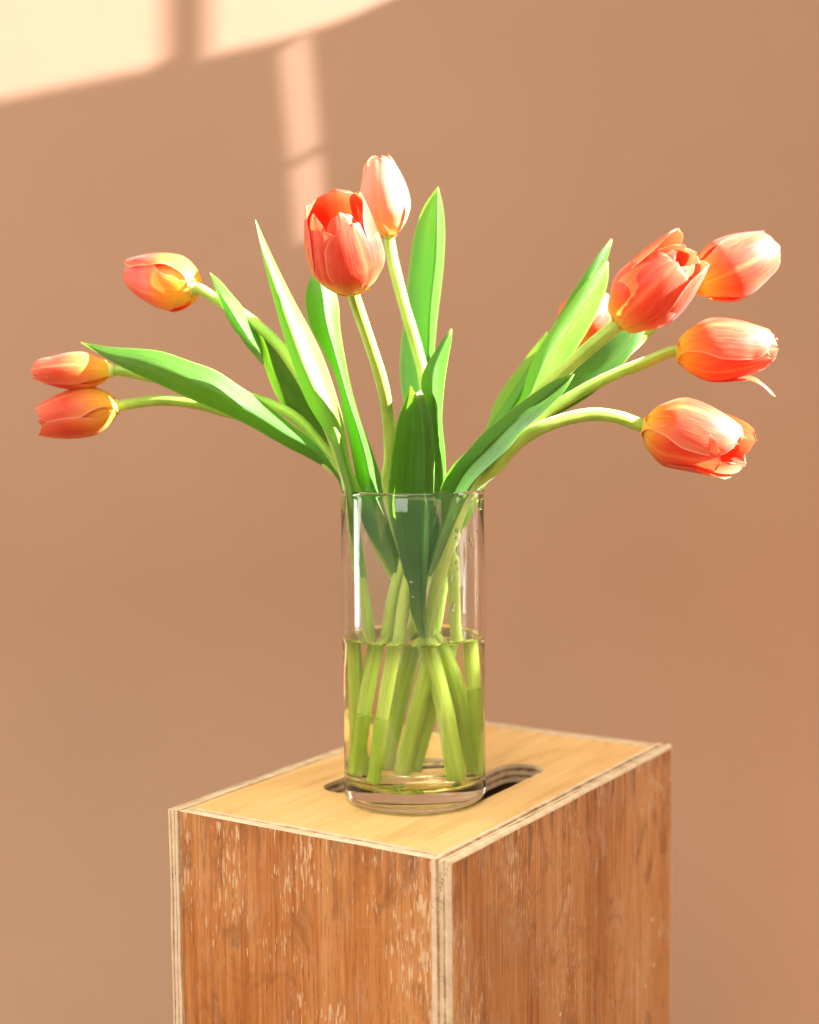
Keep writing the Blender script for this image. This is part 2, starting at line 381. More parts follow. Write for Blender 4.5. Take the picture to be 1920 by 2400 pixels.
outer = [(-1.9, -BOX_H), (1.25, -BOX_H), (1.25, 4.6), (-1.9, 4.6)]
ww = link('sun_mask_panel', panel('sun_mask_panel', outer, [hole_flowers, hole_beam, hole_beam2, hole_slit, hole_slit2]), M['sun_mask'])
ww['kind'] = 'structure'
sol = ww.modifiers.new('thickness', 'SOLIDIFY'); sol.thickness = 0.01; sol.offset = 1

# ------------------------------------------------------------------ wooden box
YAW, FX, FY, W1, W2 = 0.5678, 0.0203, -0.1476, 0.2268, 0.350
ud = Vector((-math.cos(YAW), math.sin(YAW), 0)); vd = Vector((math.sin(YAW), math.cos(YAW), 0))
box = empty('wooden_box', 'worn brown plywood box with two finger slots in its pale top', 'box', loc=(FX, FY, 0))
# local axes: x = -u (towards the camera's right corner), y = v; rotate the empty so parts are axis aligned
box.rotation_euler = (0, 0, -YAW)
TR, TL, TB, TT = 0.0128, 0.0085, 0.013, 0.014   # panel thicknesses
GAP = 0.0006
def ply_panel(name, lo, hi, axis, face_mat, outer_sign, bevel=0.0012, plies=5, seed=0):
    """one plywood panel: a stack of veneers, each set a little in or out at its edges"""
    r = random.Random(seed)
    bm = bmesh.new()
    t0, t1 = lo[axis], hi[axis]
    mats = [M['ply_light'], M['ply_dark'], face_mat]
    for k in range(plies):
        cuts = (0.0, 0.25, 0.36, 0.62, 0.74, 1.0)
        a = t0 + (t1 - t0) * cuts[k]; b = t0 + (t1 - t0) * cuts[k + 1]
        l = list(lo); h = list(hi); l[axis] = a; h[axis] = b
        ins = 0.0 if k in (0, plies - 1) else r.uniform(0.0002, 0.0010)
        for i in range(3):
            if i != axis: l[i] += ins; h[i] -= ins
        # ends cut in short segments so an edge can wander
        face_ply = (k == plies - 1) if outer_sign > 0 else (k == 0)
        res = bmesh.ops.create_cube(bm, size=1.0)
        vs = res['verts']
        for v in vs:
            for i in range(3): v.co[i] = l[i] if v.co[i] < 0 else h[i]
        for i in range(3):
            if i == axis: continue
            step = 0.022
            for q in range(1, int((h[i] - l[i]) / step)):
                fz = {f for v in vs if v.is_valid for f in v.link_faces}
                gm = list(fz) + list({e for f in fz for e in f.edges}) + list({v for f in fz for v in f.verts})
                pc = Vector((0, 0, 0)); pn = Vector((0, 0, 0)); pc[i] = l[i] + step * q + r.uniform(-0.006, 0.006); pn[i] = 1
                g2 = bmesh.ops.bisect_plane(bm, geom=gm, plane_co=pc, plane_no=pn)
                vs = list({v for v in list(vs) + [x for x in g2['geom'] if isinstance(x, bmesh.types.BMVert)] if v.is_valid})
        fs = {f for v in vs for f in v.link_faces}
        dark = (k % 2 == 1)
        for f in fs:
            f.material_index = 1 if dark else 0
        if face_ply:
            for f in fs:
                f.normal_update()
                if f.normal[axis] * outer_sign > 0.9: f.material_index = 2
            es = {e for f in fs for e in f.edges if f.material_index == 2 and any(g.material_index != 2 for g in e.link_faces)}
            bmesh.ops.bevel(bm, geom=list(es), offset=bevel, segments=3, affect='EDGES', profile=0.5, material=0)
    for v in bm.verts:                                       # dents and wear along the edges
        near = sum(1 for i in range(3) if min(abs(v.co[i] - lo[i]), abs(v.co[i] - hi[i])) < 0.004)
        if near >= 2: v.co += noise.noise_vector(v.co * 70 + Vector((seed * 3.1, 0, 0))) * 0.0006 + noise.noise_vector(v.co * 300) * 0.0003
    me = bpy.data.meshes.new(name); bm.to_mesh(me); bm.free()
    for mt in mats: me.materials.append(mt)
    return me
# box-local frame: +x = towards the right-hand face (that is -ud), +y = vd; right face at x=0, left face at x=-W1
def bp(name, lo, hi, axis, mat, sign, **kw):
    o = link(name, ply_panel(name, lo, hi, axis, mat, sign, **kw), None, box); return o
bp('side_panel', (-TR, 0.0, -BOX_H), (0.0, W2, 0.0), 0, M['side_wood'], 1, bevel=0.0026, seed=1)
bp('side_panel', (-W1, 0.0, -BOX_H), (-W1 + TL, W2, 0.0), 0, M['side_wood'], -1, seed=2)
bp('front_panel', (-W1 + TL + GAP, 0.0012, -BOX_H), (-TR - GAP, TB, -0.0004), 1, M['front_wood'], -1, seed=3, bevel=0.0005)
bp('back_panel', (-W1 + TL + GAP, W2 - TB, -BOX_H), (-TR - GAP, W2 - 0.001, -0.0004), 1, M['side_wood'], 1, seed=4)
bp('bottom_panel', (-W1 + TL + GAP, TB + GAP, -BOX_H + 0.004), (-TR - GAP, W2 - TB - GAP, -BOX_H + 0.018), 2, M['ply_light'], 1, seed=5)
# top panel with the stadium-shaped hand slot, laminated too
def top_panel():
    x0, x1 = -W1 + TL + GAP, -TR - GAP; y0, y1 = TB + GAP, W2 - TB - GAP
    def stadium(cx, grow):
        Rr = SLOT_R + grow; lp = []
        for k in range(17):
            a = math.pi * k / 16
            lp.append((cx + Rr * math.cos(a), SLOT_V1 - SLOT_R + Rr * math.sin(a)))
        for k in range(17):
            a = math.pi + math.pi * k / 16
            lp.append((cx + Rr * math.cos(a), SLOT_V0 + SLOT_R + Rr * math.sin(a)))
        return lp
    bm = bmesh.new()
    plies = 5; th = TT
    for k in range(plies):
        zt = -0.0008 - th * k / plies; zb = -0.0008 - th * (k + 1) / plies
        grow = 0 if k == 0 else rng.uniform(-0.0003, 0.0009)
        tops = []
        for z in (zt, zb):
            loops = [[bm.verts.new((x, y, z)) for x, y in lp] for lp in ([(x0, y0), (x1, y0), (x1, y1), (x0, y1)], stadium(SLOT_X[0], grow), stadium(SLOT_X[1], grow))]
            es = [bm.edges.new((lp[i], lp[(i + 1) % len(lp)])) for lp in loops for i in range(len(lp))]
            g = bmesh.ops.triangle_fill(bm, use_beauty=True, use_dissolve=False, edges=es)
            for f in [f for f in g['geom'] if isinstance(f, bmesh.types.BMFace)]:
                f.normal_update()
                if (f.normal.z > 0) != (z == zt): f.normal_flip()
                f.material_index = 2 if (k == 0 and z == zt) else (k % 2)
            tops.append(loops)
        for a, b in zip(*tops):
            for i in range(len(a)):
                f = bm.faces.new((a[i], a[(i + 1) % len(a)], b[(i + 1) % len(a)], b[i])); f.material_index = k % 2
    me = bpy.data.meshes.new('top_panel'); bm.to_mesh(me); bm.free()
    for mt in (M['ply_light'], M['ply_dark'], M['top_wood']): me.materials.append(mt)
    return link('top_panel', me, None, box)
# two parallel finger slots, measured from the photograph (box-local)
SLOT_R, SLOT_V0, SLOT_V1 = 0.0175, 0.096, 0.238
SLOT_X = (-0.0695, -0.1545)
top_panel()
# strip of clear tape left on the right face
def face_pt(px, py):
    """box-local (y, z) on the right face for a measured point"""
    n_ = Vector((math.cos(YAW), -math.sin(YAW), 0)); d = ray(px, py)
    P0 = Vector((FX, FY, 0)); t = (P0 - CAM).dot(n_) / d.dot(n_); q = CAM + d * t
    return ((q - P0).dot(vd), q.z)
def film():
    c = [face_pt(*p) for p in ((1020, 1905), (1100, 1893), (1150, 1960), (1110, 2035), (1020, 2062))]
    rows_ = []
    nn = 14
    for i in range(nn):
        s = i / (nn - 1); row = []
        for j in range(nn):
            t = j / (nn - 1)
            y = (1 - t) * (c[0][0] * (1 - s) + c[4][0] * s) + t * ((c[1][0] * (1 - s) + c[3][0] * s) + 0.014 * math.sin(math.pi * s))
            z = (1 - t) * (c[0][1] * (1 - s) + c[4][1] * s) + t * (c[1][1] * (1 - s) + c[3][1] * s)
            wr = max(0.0, t - 0.45) * 0.010 * abs(noise.noise((s * 7, t * 6, 1.3))) + 0.0004 * abs(noise.noise((s * 11, t * 9, 5)))
            row.append(Vector((0.0005 + wr, y, z)))
        rows_.append(row)
    return grid_mesh('tape', rows_)
mt, nt, out = new_mat('clear_tape'); n = N(nt)
gl = n('BsdfGlossy', {'Color': (0.9, 0.9, 0.92, 1), 'Roughness': 0.22}); tp = n('BsdfTransparent', {'Color': (0.99, 0.99, 0.985, 1)})
mx = n('MixShader', {0: 0.06, 1: tp.outputs[0], 2: gl.outputs[0]}); nt.links.new(mx.outputs[0], out.inputs[0])
link('tape', film(), mt, box)['label'] = 'crumpled clear tape on the right face'

# ------------------------------------------------------------------ vase, water
VH, VR, VI, VB = 0.2182, 0.0499, 0.0468, 0.0135
WZ = 0.1155
def lathe(name, prof, seg=96):
    rows_ = [[Vector((r * math.cos(2 * math.pi * k / seg), r * math.sin(2 * math.pi * k / seg), z)) for k in range(seg)] for r, z in prof]
    return grid_mesh(name, rows_, closed=True)
def arc(cx, cz, r, a0, a1, nseg=6):
    return [(cx + r * math.cos(math.radians(a0 + (a1 - a0) * k / nseg)), cz + r * math.sin(math.radians(a0 + (a1 - a0) * k / nseg))) for k in range(nseg + 1)]
Z0 = 0.0004
prof = [(0.00002, Z0 + 0.0022), (0.030, Z0 + 0.0018), (0.041, Z0 + 0.0004)] + arc(VR - 0.0055, Z0 + 0.0055, 0.0055, -90, 0, 8)
prof += [(VR, 0.03), (VR, 0.08), (VR, 0.15), (VR, VH - 0.005), (VR + 0.0005, VH - 0.0026)]
prof += arc((VR + VI) / 2, VH - 0.0019, (VR - VI) / 2 + 0.0006, 0, 180, 10)
prof += [(VI, VH - 0.004), (VI, 0.15), (VI, WZ + 0.0012)]   # below the waterline the inner wall is the water's own surface
vase = empty('glass_vase', 'clear glass cylinder vase half full of water on the wooden box', 'vase')
vb = link('glass_body', lathe('glass_body', prof), M['glass'], vase)
bm = bmesh.new(); bm.from_mesh(vb.data); bmesh.ops.remove_doubles(bm, verts=bm.verts, dist=0.00005); bmesh.ops.recalc_face_normals(bm, faces=bm.faces); bm.to_mesh(vb.data); bm.free(); smooth(vb.data)
prof = [(0.00002, VB + 0.0005), (0.02, VB + 0.0003)] + arc(VI - 0.006, VB + 0.006, 0.006, -90, 0, 6) + [(VI, 0.06), (VI, WZ + 0.0012), (VI - 0.0008, WZ + 0.0006), (VI - 0.0025, WZ + 0.0001), (VI - 0.006, WZ), (0.02, WZ), (0.00002, WZ)]
wt = link('water', lathe('water', prof), M['water'])
wt.data.materials.append(M['wet_glass'])
bm = bmesh.new(); bm.from_mesh(wt.data); bmesh.ops.remove_doubles(bm, verts=bm.verts, dist=0.00005); bmesh.ops.recalc_face_normals(bm, faces=bm.faces)
for f in bm.faces:
    rr = max(math.hypot(v.co.x, v.co.y) for v in f.verts); zz = sum(v.co.z for v in f.verts) / len(f.verts)
    f.material_index = 0 if zz > WZ - 0.0001 and min(v.co.z for v in f.verts) > 0.1 else 1
bm.to_mesh(wt.data); bm.free(); smooth(wt.data)
tag(wt, 'clear slightly yellow water filling lower half of glass vase', 'water')
def on_vase(px, py):
    d = ray(px, py); a = d.x ** 2 + d.y ** 2; b = 2 * (CAM.x * d.x + CAM.y * d.y); c = CAM.x ** 2 + CAM.y ** 2 - VR ** 2
    t = (-b - math.sqrt(max(0, b * b - 4 * a * c))) / (2 * a); return CAM + d * t
for px, py, r, st in ((963, 1160, 1.5, 1.6), (966, 1168, 1.0, 1.3), (962, 1186, 1.2, 1.2), (952, 1216, 1.6, 1.7), (955, 1281, 1.7, 1.8), (990, 1136, 0.9, 1.2), (994, 1146, 0.8, 1.0),
                      (989, 1172, 0.8, 1.3), (964, 1198, 0.9, 1.4), (950, 1225, 0.8, 1.2), (1004, 1120, 0.7, 1.0), (865, 1226, 0.9, 0.8), (869, 1257, 0.7, 0.8), (962, 1118, 1.2, 1.3), (961, 1133, 0.8, 1.1), (930, 1245, 0.6, 1.0), (1010, 1262, 0.6, 1.0)):
    p = on_vase(px, py); nrm = Vector((p.x, p.y, 0)).normalized(); tan = Vector((-nrm.y, nrm.x, 0))
    rr = r * 0.0011
    rows_ = []
    for i in range(9):
        a = i / 8 * math.pi
        rows_.append([p + nrm * (0.55 * rr * math.sin(a) * math.cos(b) + 0.0001) + tan * (rr * math.sin(a) * math.sin(b)) + Vector((0, 0, 1)) * (rr * st * math.cos(a) * (1.0 if math.cos(a) < 0 else 1.35)) for b in [2 * math.pi * k / 12 for k in range(12)]])
    dm = grid_mesh('water_droplet', rows_, closed=True)
    bm = bmesh.new(); bm.from_mesh(dm); bmesh.ops.remove_doubles(bm, verts=bm.verts, dist=0.00001); bmesh.ops.recalc_face_normals(bm, faces=bm.faces); bm.to_mesh(dm); bm.free(); smooth(dm)
    link('water_droplet', dm, M['drop'], vase)

# ------------------------------------------------------------------ plant builders
def tube(name, pts, seg=16, n=64):
    """pts: (Vector, radius) list"""
    P = catmull([tuple(p) + (r,) for p, r in pts], n)
    C = [Vector(p[:3]) for p in P]; Rr = [p[3] for p in P]
    rows_ = []; ref = Vector((0, 1, 0.1))
    for i in range(n):
        t = (C[min(n - 1, i + 1)] - C[max(0, i - 1)]).normalized()
        a = (ref - t * ref.dot(t)).normalized(); b = t.cross(a); ref = a
        wob = 1 + 0.06 * noise.noise(C[i] * 45) + 0.03 * noise.noise(C[i] * 130)
        rows_.append([C[i] + (a * math.cos(2 * math.pi * k / seg) + b * math.sin(2 * math.pi * k / seg)) * Rr[i] * wob for k in range(seg)])
    t0 = (C[0] - C[1]).normalized(); t1 = (C[-1] - C[-2]).normalized()
    rows_ = [[C[0] + t0 * 0.0002 for _ in range(seg)]] + [[C[0] + (v - C[0]) * 0.93 + t0 * 0.0001 for v in rows_[0]]] + rows_ + [[C[-1] + t1 * 0.0005 for _ in range(seg)]]
    return grid_mesh(name, rows_, closed=True)
def smin(x): return x * x * (3 - 2 * x)
def petal_mesh(H, R, phi, tipr, hw, bulge=0.42, curl=0.0, tilt=0.0, seed=0, notch=0.0, ripple=0.02, nv=36, nu=23, cup=1.0, flare=0.0):
    """H head length, R greatest radius, tipr tip radius as share of R, hw half width as share of R"""
    rows_, uvs = [], []
    ph = seed * 1.37
    for i in range(nv):
        v = i / (nv - 1)
        if v < bulge:
            q = v / bulge; f = 0.10 + 0.90 * math.sin(q * math.pi / 2) ** 0.80
        else:
            q = (v - bulge) / (1 - bulge); f = 1 + (tipr - 1) * (q ** 1.9)
        r = R * f
        z = H * (v * 0.995 - 0.03 * math.sin(math.pi * min(1, v / 0.25)) * 0.5)
        r += R * curl * max(0, v - 0.72) ** 2 * 9 + R * tilt * v ** 1.5
        # outline
        if v < 0.5: sh = 0.34 + 0.66 * smin(v / 0.5) ** 0.8
        else: sh = max(0.0, 1 - ((v - 0.5) / 0.5) ** 2.5) ** 0.47
        w = R * hw * max(sh, 0.03)
        rho = max(r * 1.02, R * 0.78) / cup
        row, uvr = [], []
        for j in range(nu):
            t = j / (nu - 1) * 2 - 1
            th = max(-1.9, min(1.9, t * w / rho))
            lat = rho * math.sin(th); inn = rho * (1 - math.cos(th))
            e = abs(t)
            rip = R * ripple * (e ** 2.5) * (noise.noise((v * 7 + ph, t * 1.3, ph)) * 2.0 + noise.noise((v * 19, t * 2 + ph, 3)) * 0.3) * min(1, v * 2.5)
            rib = -R * 0.020 * math.exp(-(t / 0.10) ** 2) * (1 - v) + R * 0.012 * math.sin(t * 9 + ph) * v * (1 - e)
            big = R * 0.045 * noise.noise((v * 2.2 + ph, t * 1.6, ph * 0.7)) * v
            fl = R * flare * (e ** 3) * max(0, v - 0.3)
            rr = r - inn + rip + rib + big + fl
            zz = z - H * notch * math.exp(-(t / 0.18) ** 2) * max(0, v - 0.85) / 0.15 - H * 0.02 * e * e * v + H * 0.012 * noise.noise((t * 4 + ph, v * 2, 9)) * v
            x = rr; y = lat
            row.append(Vector((x * math.cos(phi) - y * math.sin(phi), x * math.sin(phi) + y * math.cos(phi), zz)))
            uvr.append(((t + 1) / 2, v))
        rows_.append(row); uvs.append(uvr)
    me = grid_mesh('petal', rows_, uvs)
    return me
def head_frame(base, tip, roll):
    ax = (tip - base).normalized()
    a = Vector((0, -1, 0)); a = (a - ax * a.dot(ax))
    if a.length < 0.05: a = Vector((0, 0, 1)) - ax * ax.z
    a.normalize(); b = ax.cross(a)                       # a points to the camera side
    mrot = Matrix((a, b, ax)).transposed().to_4x4() @ Matrix.Rotation(math.radians(roll), 4, 'Z')
    mrot.translation = base
    return mrot
TULIPS = 'tulips in the glass vase'
def tulip(label, base, tip, Rw, roll, stem, petals=None, tipr=0.45, hw=1.08, bulge=0.42, rad=(0.0046, 0.0040), collar=None, stamens=False, seed=1, cup=1.0, pale=0.0, yellow=0.0, deep=0.0):
    """base/tip: (px, py, depth); Rw: greatest radius in metres; stem: points from the cut end to the head, world Vectors"""
    root = empty('tulip', label, 'tulip', TULIPS)
    B = at(*base); T = at(*tip); H = (T - B).length
    fr = head_frame(B, T, roll)
    axis = (T - B).normalized()
    # stem runs into the head's base along its axis
    pts = stem + [B - axis * 0.005, B + axis * 0.002]
    L = len(pts)
    o = link('stem', tube('stem', [(p, rad[0] + (rad[1] - rad[0]) * i / (L - 1)) for i, p in enumerate(pts)]), M['stem'], root)
    # head: receptacle carrying the petals
    rec = [(0.0002, -0.0012), (0.0042, -0.0008), (0.0056, 0.0012), (0.0046, 0.004), (0.003, 0.006)]
    if stamens: rec += [(0.003, H * 0.30), (0.0042, H * 0.36), (0.0036, H * 0.40), (0.0003, H * 0.405)]
    else: rec += [(0.0003, 0.0066)]
    hd = link('flower_head', lathe('flower_head', rec, 14), M['pistil'], root)
    hd.matrix_world = fr
    specs = petals or [{} for _ in range(6)]
    for k, sp in enumerate(specs):
        outer_ = sp.get('ring', 'o' if k < 3 else 'i') == 'o'
        d = dict(tipr=tipr * (1 if outer_ else 0.82), hw=hw * (1 if outer_ else 0.97), bulge=bulge, curl=0.0, tilt=0.0, notch=0.0, ripple=0.014, cup=cup, flare=0.0)
        d.update({q: x for q, x in sp.items() if q not in ('phi', 'h', 'r', 'a', 'ring')})
        phi = math.radians((120 * k if outer_ else 60 + 120 * (k - 3)) + sp.get('phi', 0))
        if 'a' in sp: phi = math.radians(sp['a'])
        Rr = Rw * (1.0 if outer_ else 0.87) * sp.get('r', (1.02, 1.0, 0.98)[k % 3])
        po = link('petal', petal_mesh(H * sp.get('h', 1.0 if outer_ else 0.985), Rr, phi, seed=seed * 7 + k, **d), M['petal'], hd); po['pale'] = float(pale); po['yellow'] = float(yellow); po['deep'] = float(deep)
    if stamens:
        for k in range(6):
            a = k * math.pi / 3 + 0.3
            p0 = Vector((0.004 * math.cos(a), 0.004 * math.sin(a), 0.004)); p1 = Vector((0.011 * math.cos(a), 0.011 * math.sin(a), H * 0.25)); p2 = Vector((0.013 * math.cos(a), 0.013 * math.sin(a), H * 0.42))
            s_ = link('stamen', tube('stamen', [(p0, 0.0009), (p1, 0.0010), (p1.lerp(p2, 0.2), 0.0019), (p2, 0.0013)], 8, 14), M['anther'], hd)
    if collar:
        i0, w0, w1 = collar
        q = catmull([tuple(p) for p in pts], 64)
        seg = [Vector(p) for p in q[i0:i0 + w0]]
        link('leaf_collar', tube('leaf_collar', [(p, rad[0] * (1.10 + 0.03 * math.sin(3 * i) + (0.06 if i == len(seg) - 1 else 0))) for i, p in enumerate(seg)], 16, 24), M['collar'], root)
    return root
def leaf(parent, mat, curves, n=44, mcols=16, bulge=0.0, soft=0.25, name='leaf', flip=False, tear=None, wave=0.0015):
    """curves: 2 or 3 outlines (edge, [fold], edge), each a list of (px, py, depth) from base to tip"""
    C = []
    for c in curves:
        pts = [at(*p) if not isinstance(p, Vector) else p for p in c]
        C.append(catmull([tuple(p) for p in pts], n))
    rows_, uvs = [], []
    sd = rng.uniform(0, 50)
    for i in range(n):
        P = [c[i] for c in C]
        row, uvr = [], []
        tan = (P[0] if i == 0 else C[0][i]) - C[0][i - 1] if i else C[0][1] - C[0][0]
        nrm = (P[-1] - P[0]).cross(tan)
        wdt = (P[-1] - P[0]).length
        nrm = nrm.normalized() if nrm.length > 1e-9 else Vector((0, -1, 0))
        if nrm.y > 0: nrm = -nrm
        for j in range(mcols + 1):
            s = j / mcols
            if len(P) == 2: q = P[0].lerp(P[1], s); off = 4 * s * (1 - s) * bulge * wdt
            else:
                lin = P[0].lerp(P[1], s * 2) if s < 0.5 else P[1].lerp(P[2], s * 2 - 1)
                qd = P[0] * ((1 - s) ** 2) + (P[1] * 2 - (P[0] + P[2]) * 0.5) * (2 * s * (1 - s)) + P[2] * (s * s)
                q = lin.lerp(qd, soft); off = math.sin(math.pi * 2 * s) ** 2 * bulge * wdt
            off += wave * noise.noise((s * 2.2 + sd, i / n * 5, sd)) * min(1, wdt / 0.01)
            row.append(q + nrm * off); uvr.append((s, i / (n - 1)))
        rows_.append(row); uvs.append(uvr)
    me = grid_mesh(name, rows_, uvs)
    return link(name, me, mat, parent)
def V(x, y, z): return Vector((x, y, z))
def PX(*p): return at(*p)
ZB = VB + 0.0012

# ------------------------------------------------------------------ the ten tulips
RIM = VH
t1 = tulip('slim closed tulip at far left, lying on top of another bloom', (237, 781, 0.05), (66, 783, 0.045), 0.0138, 20,
    [V(0.030, 0.010, ZB + 0.002), V(0.012, 0.018, WZ), V(-0.018, 0.020, 0.165), V(-0.040, 0.015, 0.2185), PX(690, 955, 0.02), PX(630, 885, 0.025), PX(560, 848, 0.03), PX(450, 818, 0.045), PX(330, 797, 0.05)],
    tipr=0.30, bulge=0.40, rad=(0.0042, 0.0036), seed=1, yellow=0.8)
t2 = tulip('wide tulip at far left, the lower of the touching pair', (248, 855, 0.055), (80, 884, 0.05), 0.0184, 50,
    [V(0.022, -0.012, ZB + 0.002), V(0.006, 0.016, WZ), V(-0.018, 0.024, 0.165), V(-0.0405, 0.012, 0.2185), PX(700, 985, 0.01), PX(620, 925, 0.025), PX(540, 885, 0.035), PX(470, 866, 0.04), PX(420, 852, 0.045), PX(340, 843, 0.05)],
    tipr=0.52, bulge=0.38, rad=(0.0042, 0.0038), seed=2, yellow=0.9, petals=[{}, {'h': 0.98}, {'h': 1.02, 'tilt': 0.12}, {}, {}, {'tilt': 0.1, 'ripple': 0.06}])
t3 = tulip('tulip at upper left seen from behind, pointing left', (412, 607, 0.045), (277, 577, 0.085), 0.0205, 85,
    [V(-0.026, 0.014, ZB + 0.002), V(-0.0315, 0.004, WZ), V(-0.038, -0.002, 0.165), V(-0.0440, -0.006, 0.2185), PX(722, 985, 0.005), PX(690, 895, 0.01), PX(640, 805, 0.015), PX(585, 725, 0.02), PX(520, 668, 0.03), PX(460, 633, 0.04)],
    tipr=0.50, bulge=0.36, rad=(0.0043, 0.0039), seed=3, yellow=1.0, petals=[{'h': 1.05}, {'h': 0.95}, {'h': 0.98}, {}, {}, {}])
t4 = tulip('open red tulip facing forward at top centre, overlapping a paler one', (744, 615, -0.048), (703, 432, -0.078), 0.0244, 0,
    [V(0.027, -0.016, ZB + 0.002), V(0.008, 0.002, WZ), V(-0.003, 0.004, 0.165), V(-0.0165, 0.000, 0.2185), PX(821, 965, -0.008), PX(818, 880, -0.020), PX(803, 800, -0.036), PX(778, 720, -0.042)],
    tipr=0.84, hw=1.0, bulge=0.44, rad=(0.0042, 0.0042), seed=4, stamens=True, deep=1.0,
    petals=[dict(a=28, h=0.88, hw=1.02, tipr=0.74, r=1.04), dict(a=-44, h=0.87, hw=0.92, tipr=0.76, r=0.99), dict(a=100, h=1.07, hw=0.95, tipr=0.76),
            dict(a=-72, h=0.99, ring='i', hw=0.80, r=0.98), dict(a=12, h=1.00, ring='i', hw=0.72, r=0.93, tipr=0.66), dict(a=78, h=0.97, ring='i', hw=0.42, r=0.98),
            dict(a=172, h=1.08, ring='o', hw=1.35, tipr=0.62), dict(a=-112, h=1.02, ring='o', hw=0.95, tipr=0.74)])
t5 = tulip('tall pale salmon closed tulip, the topmost of the bunch', (819, 498, 0.050), (800, 326, 0.034), 0.0180, -14,
    [V(0.036, 0.004, ZB + 0.002), V(0.0300, 0.002, WZ), V(0.026, 0.004, 0.19), V(0.012, 0.006, 0.2185), PX(897, 900, 0.014), PX(894, 805, 0.022), PX(878, 735, 0.03), PX(853, 650, 0.038), PX(832, 570, 0.046)],
    tipr=0.36, bulge=0.40, rad=(0.0044, 0.0040), seed=5, collar=(0, 11, 0), pale=1.0)
t6 = tulip('large tulip at right with an upper petal peeling away, foremost of its cluster', (1303, 680, -0.045), (1452, 532, -0.078), 0.0240, 0,
    [V(-0.006, 0.016, ZB + 0.002), V(0.010, 0.004, WZ), V(0.020, -0.006, 0.165), V(0.037, -0.016, 0.2185), PX(1030, 960, -0.022), PX(1090, 880, -0.028), PX(1160, 808, -0.034), PX(1235, 738, -0.040)],
    tipr=0.46, hw=1.10, bulge=0.46, rad=(0.0043, 0.0050), seed=6, stamens=True,
    petals=[dict(a=-8, h=0.92, hw=1.15, r=1.03), dict(a=98, h=1.05, hw=1.0, tipr=0.58), dict(a=-112, h=1.08, hw=0.95, tilt=0.0, tipr=0.70),
            dict(a=45, h=0.95, ring='i', hw=0.62, r=1.04), dict(a=160, h=1.0, ring='i', hw=1.0, tipr=0.6), dict(a=-62, h=0.95, ring='i', hw=0.8, r=0.86), dict(a=75, h=0.98, ring='i', hw=0.5, r=0.93), dict(a=-140, h=1.0, ring='i', hw=0.9)])
t7 = tulip('tulip at upper far right half hidden behind the large front bloom', (1462, 602, 0.055), (1630, 520, 0.060), 0.0238, 5,
    [V(-0.001, 0.024, ZB + 0.002), V(0.016, 0.021, WZ), V(0.026, 0.022, 0.17), V(0.040, 0.018, 0.2185), PX(1040, 975, 0.03), PX(1130, 880, 0.035), PX(1230, 808, 0.04), PX(1330, 730, 0.045), PX(1400, 660, 0.05)],
    tipr=0.52, bulge=0.42, rad=(0.0041, 0.0040), seed=7)
t8 = tulip('tulip at right middle with one thin petal curling down', (1425, 741, 0.012), (1640, 732, 0.002), 0.0218, 0,
    [V(-0.032, 0.004, ZB + 0.002), V(-0.0193, 0.002, WZ), V(-0.008, 0.004, 0.165), V(0.008, 0.008, 0.195), V(0.034, 0.016, 0.2185), PX(1050, 965, 0.018), PX(1120, 890, 0.02), PX(1210, 832, 0.018), PX(1285, 793, 0.015), PX(1360, 763, 0.012)],
    tipr=0.46, bulge=0.40, rad=(0.0041, 0.0041), seed=8, collar=(0, 8, 0),
    petals=[dict(a=-52, h=0.95, hw=1.2, r=1.03), dict(a=48, h=0.93, hw=1.08, tipr=0.50, r=0.97), dict(a=165, h=0.97, hw=1.1),
            dict(a=5, ring='i', h=1.0, hw=0.95), dict(a=112, ring='i', h=0.98, hw=1.0), dict(a=-125, ring='i', h=1.0), dict(a=104, ring='o', h=0.97, hw=0.36, tipr=0.9, curl=0.9, r=1.02)])
t9 = tulip('lowest tulip at right on an arching stem, its mouth half open', (1355, 896, -0.030), (1583, 950, -0.050), 0.0238, 0,
    [V(-0.026, -0.024, ZB + 0.002), V(-0.0104, -0.012, WZ), V(-0.001, -0.008, 0.165), V(0.018, -0.006, 0.195), V(0.040, -0.006, 0.2185), PX(1045, 985, -0.020), PX(1078, 945, -0.026), PX(1115, 915, -0.028), PX(1170, 889, -0.03), PX(1240, 873, -0.03), PX(1300, 878, -0.03)],
    tipr=0.62, hw=1.04, bulge=0.40, rad=(0.0041, 0.0046), seed=9, stamens=True, collar=(0, 9, 0),
    petals=[dict(a=-48, h=0.90, hw=1.2, tipr=0.50, r=1.04), dict(a=42, h=0.78, hw=1.05, tipr=0.80, r=0.98), dict(a=112, h=0.88, hw=0.9, tipr=0.92),
            dict(a=-150, ring='i', h=1.02, hw=1.0, tipr=0.75), dict(a=150, ring='i', h=0.98, hw=1.0, tipr=0.85), dict(a=5, ring='i', h=0.86, hw=0.45, r=0.8), dict(a=-18, ring='i', h=0.90, hw=0.36, r=0.66), dict(a=85, ring='i', h=0.90, hw=0.5, r=1.02), dict(a=-100, ring='i', h=0.93, tipr=0.36)])
t10 = tulip('pink tulip mostly hidden behind the green leaves at right', (1196, 714, 0.12), (1268, 622, 0.13), 0.0205, 10,
    [V(-0.014, 0.028, ZB + 0.002), V(0.0, 0.030, WZ), V(0.014, 0.030, 0.17), V(0.030, 0.030, 0.2185), PX(1020, 975, 0.06), PX(1090, 860, 0.08), PX(1150, 770, 0.10)],
    tipr=0.55, bulge=0.42, seed=10)

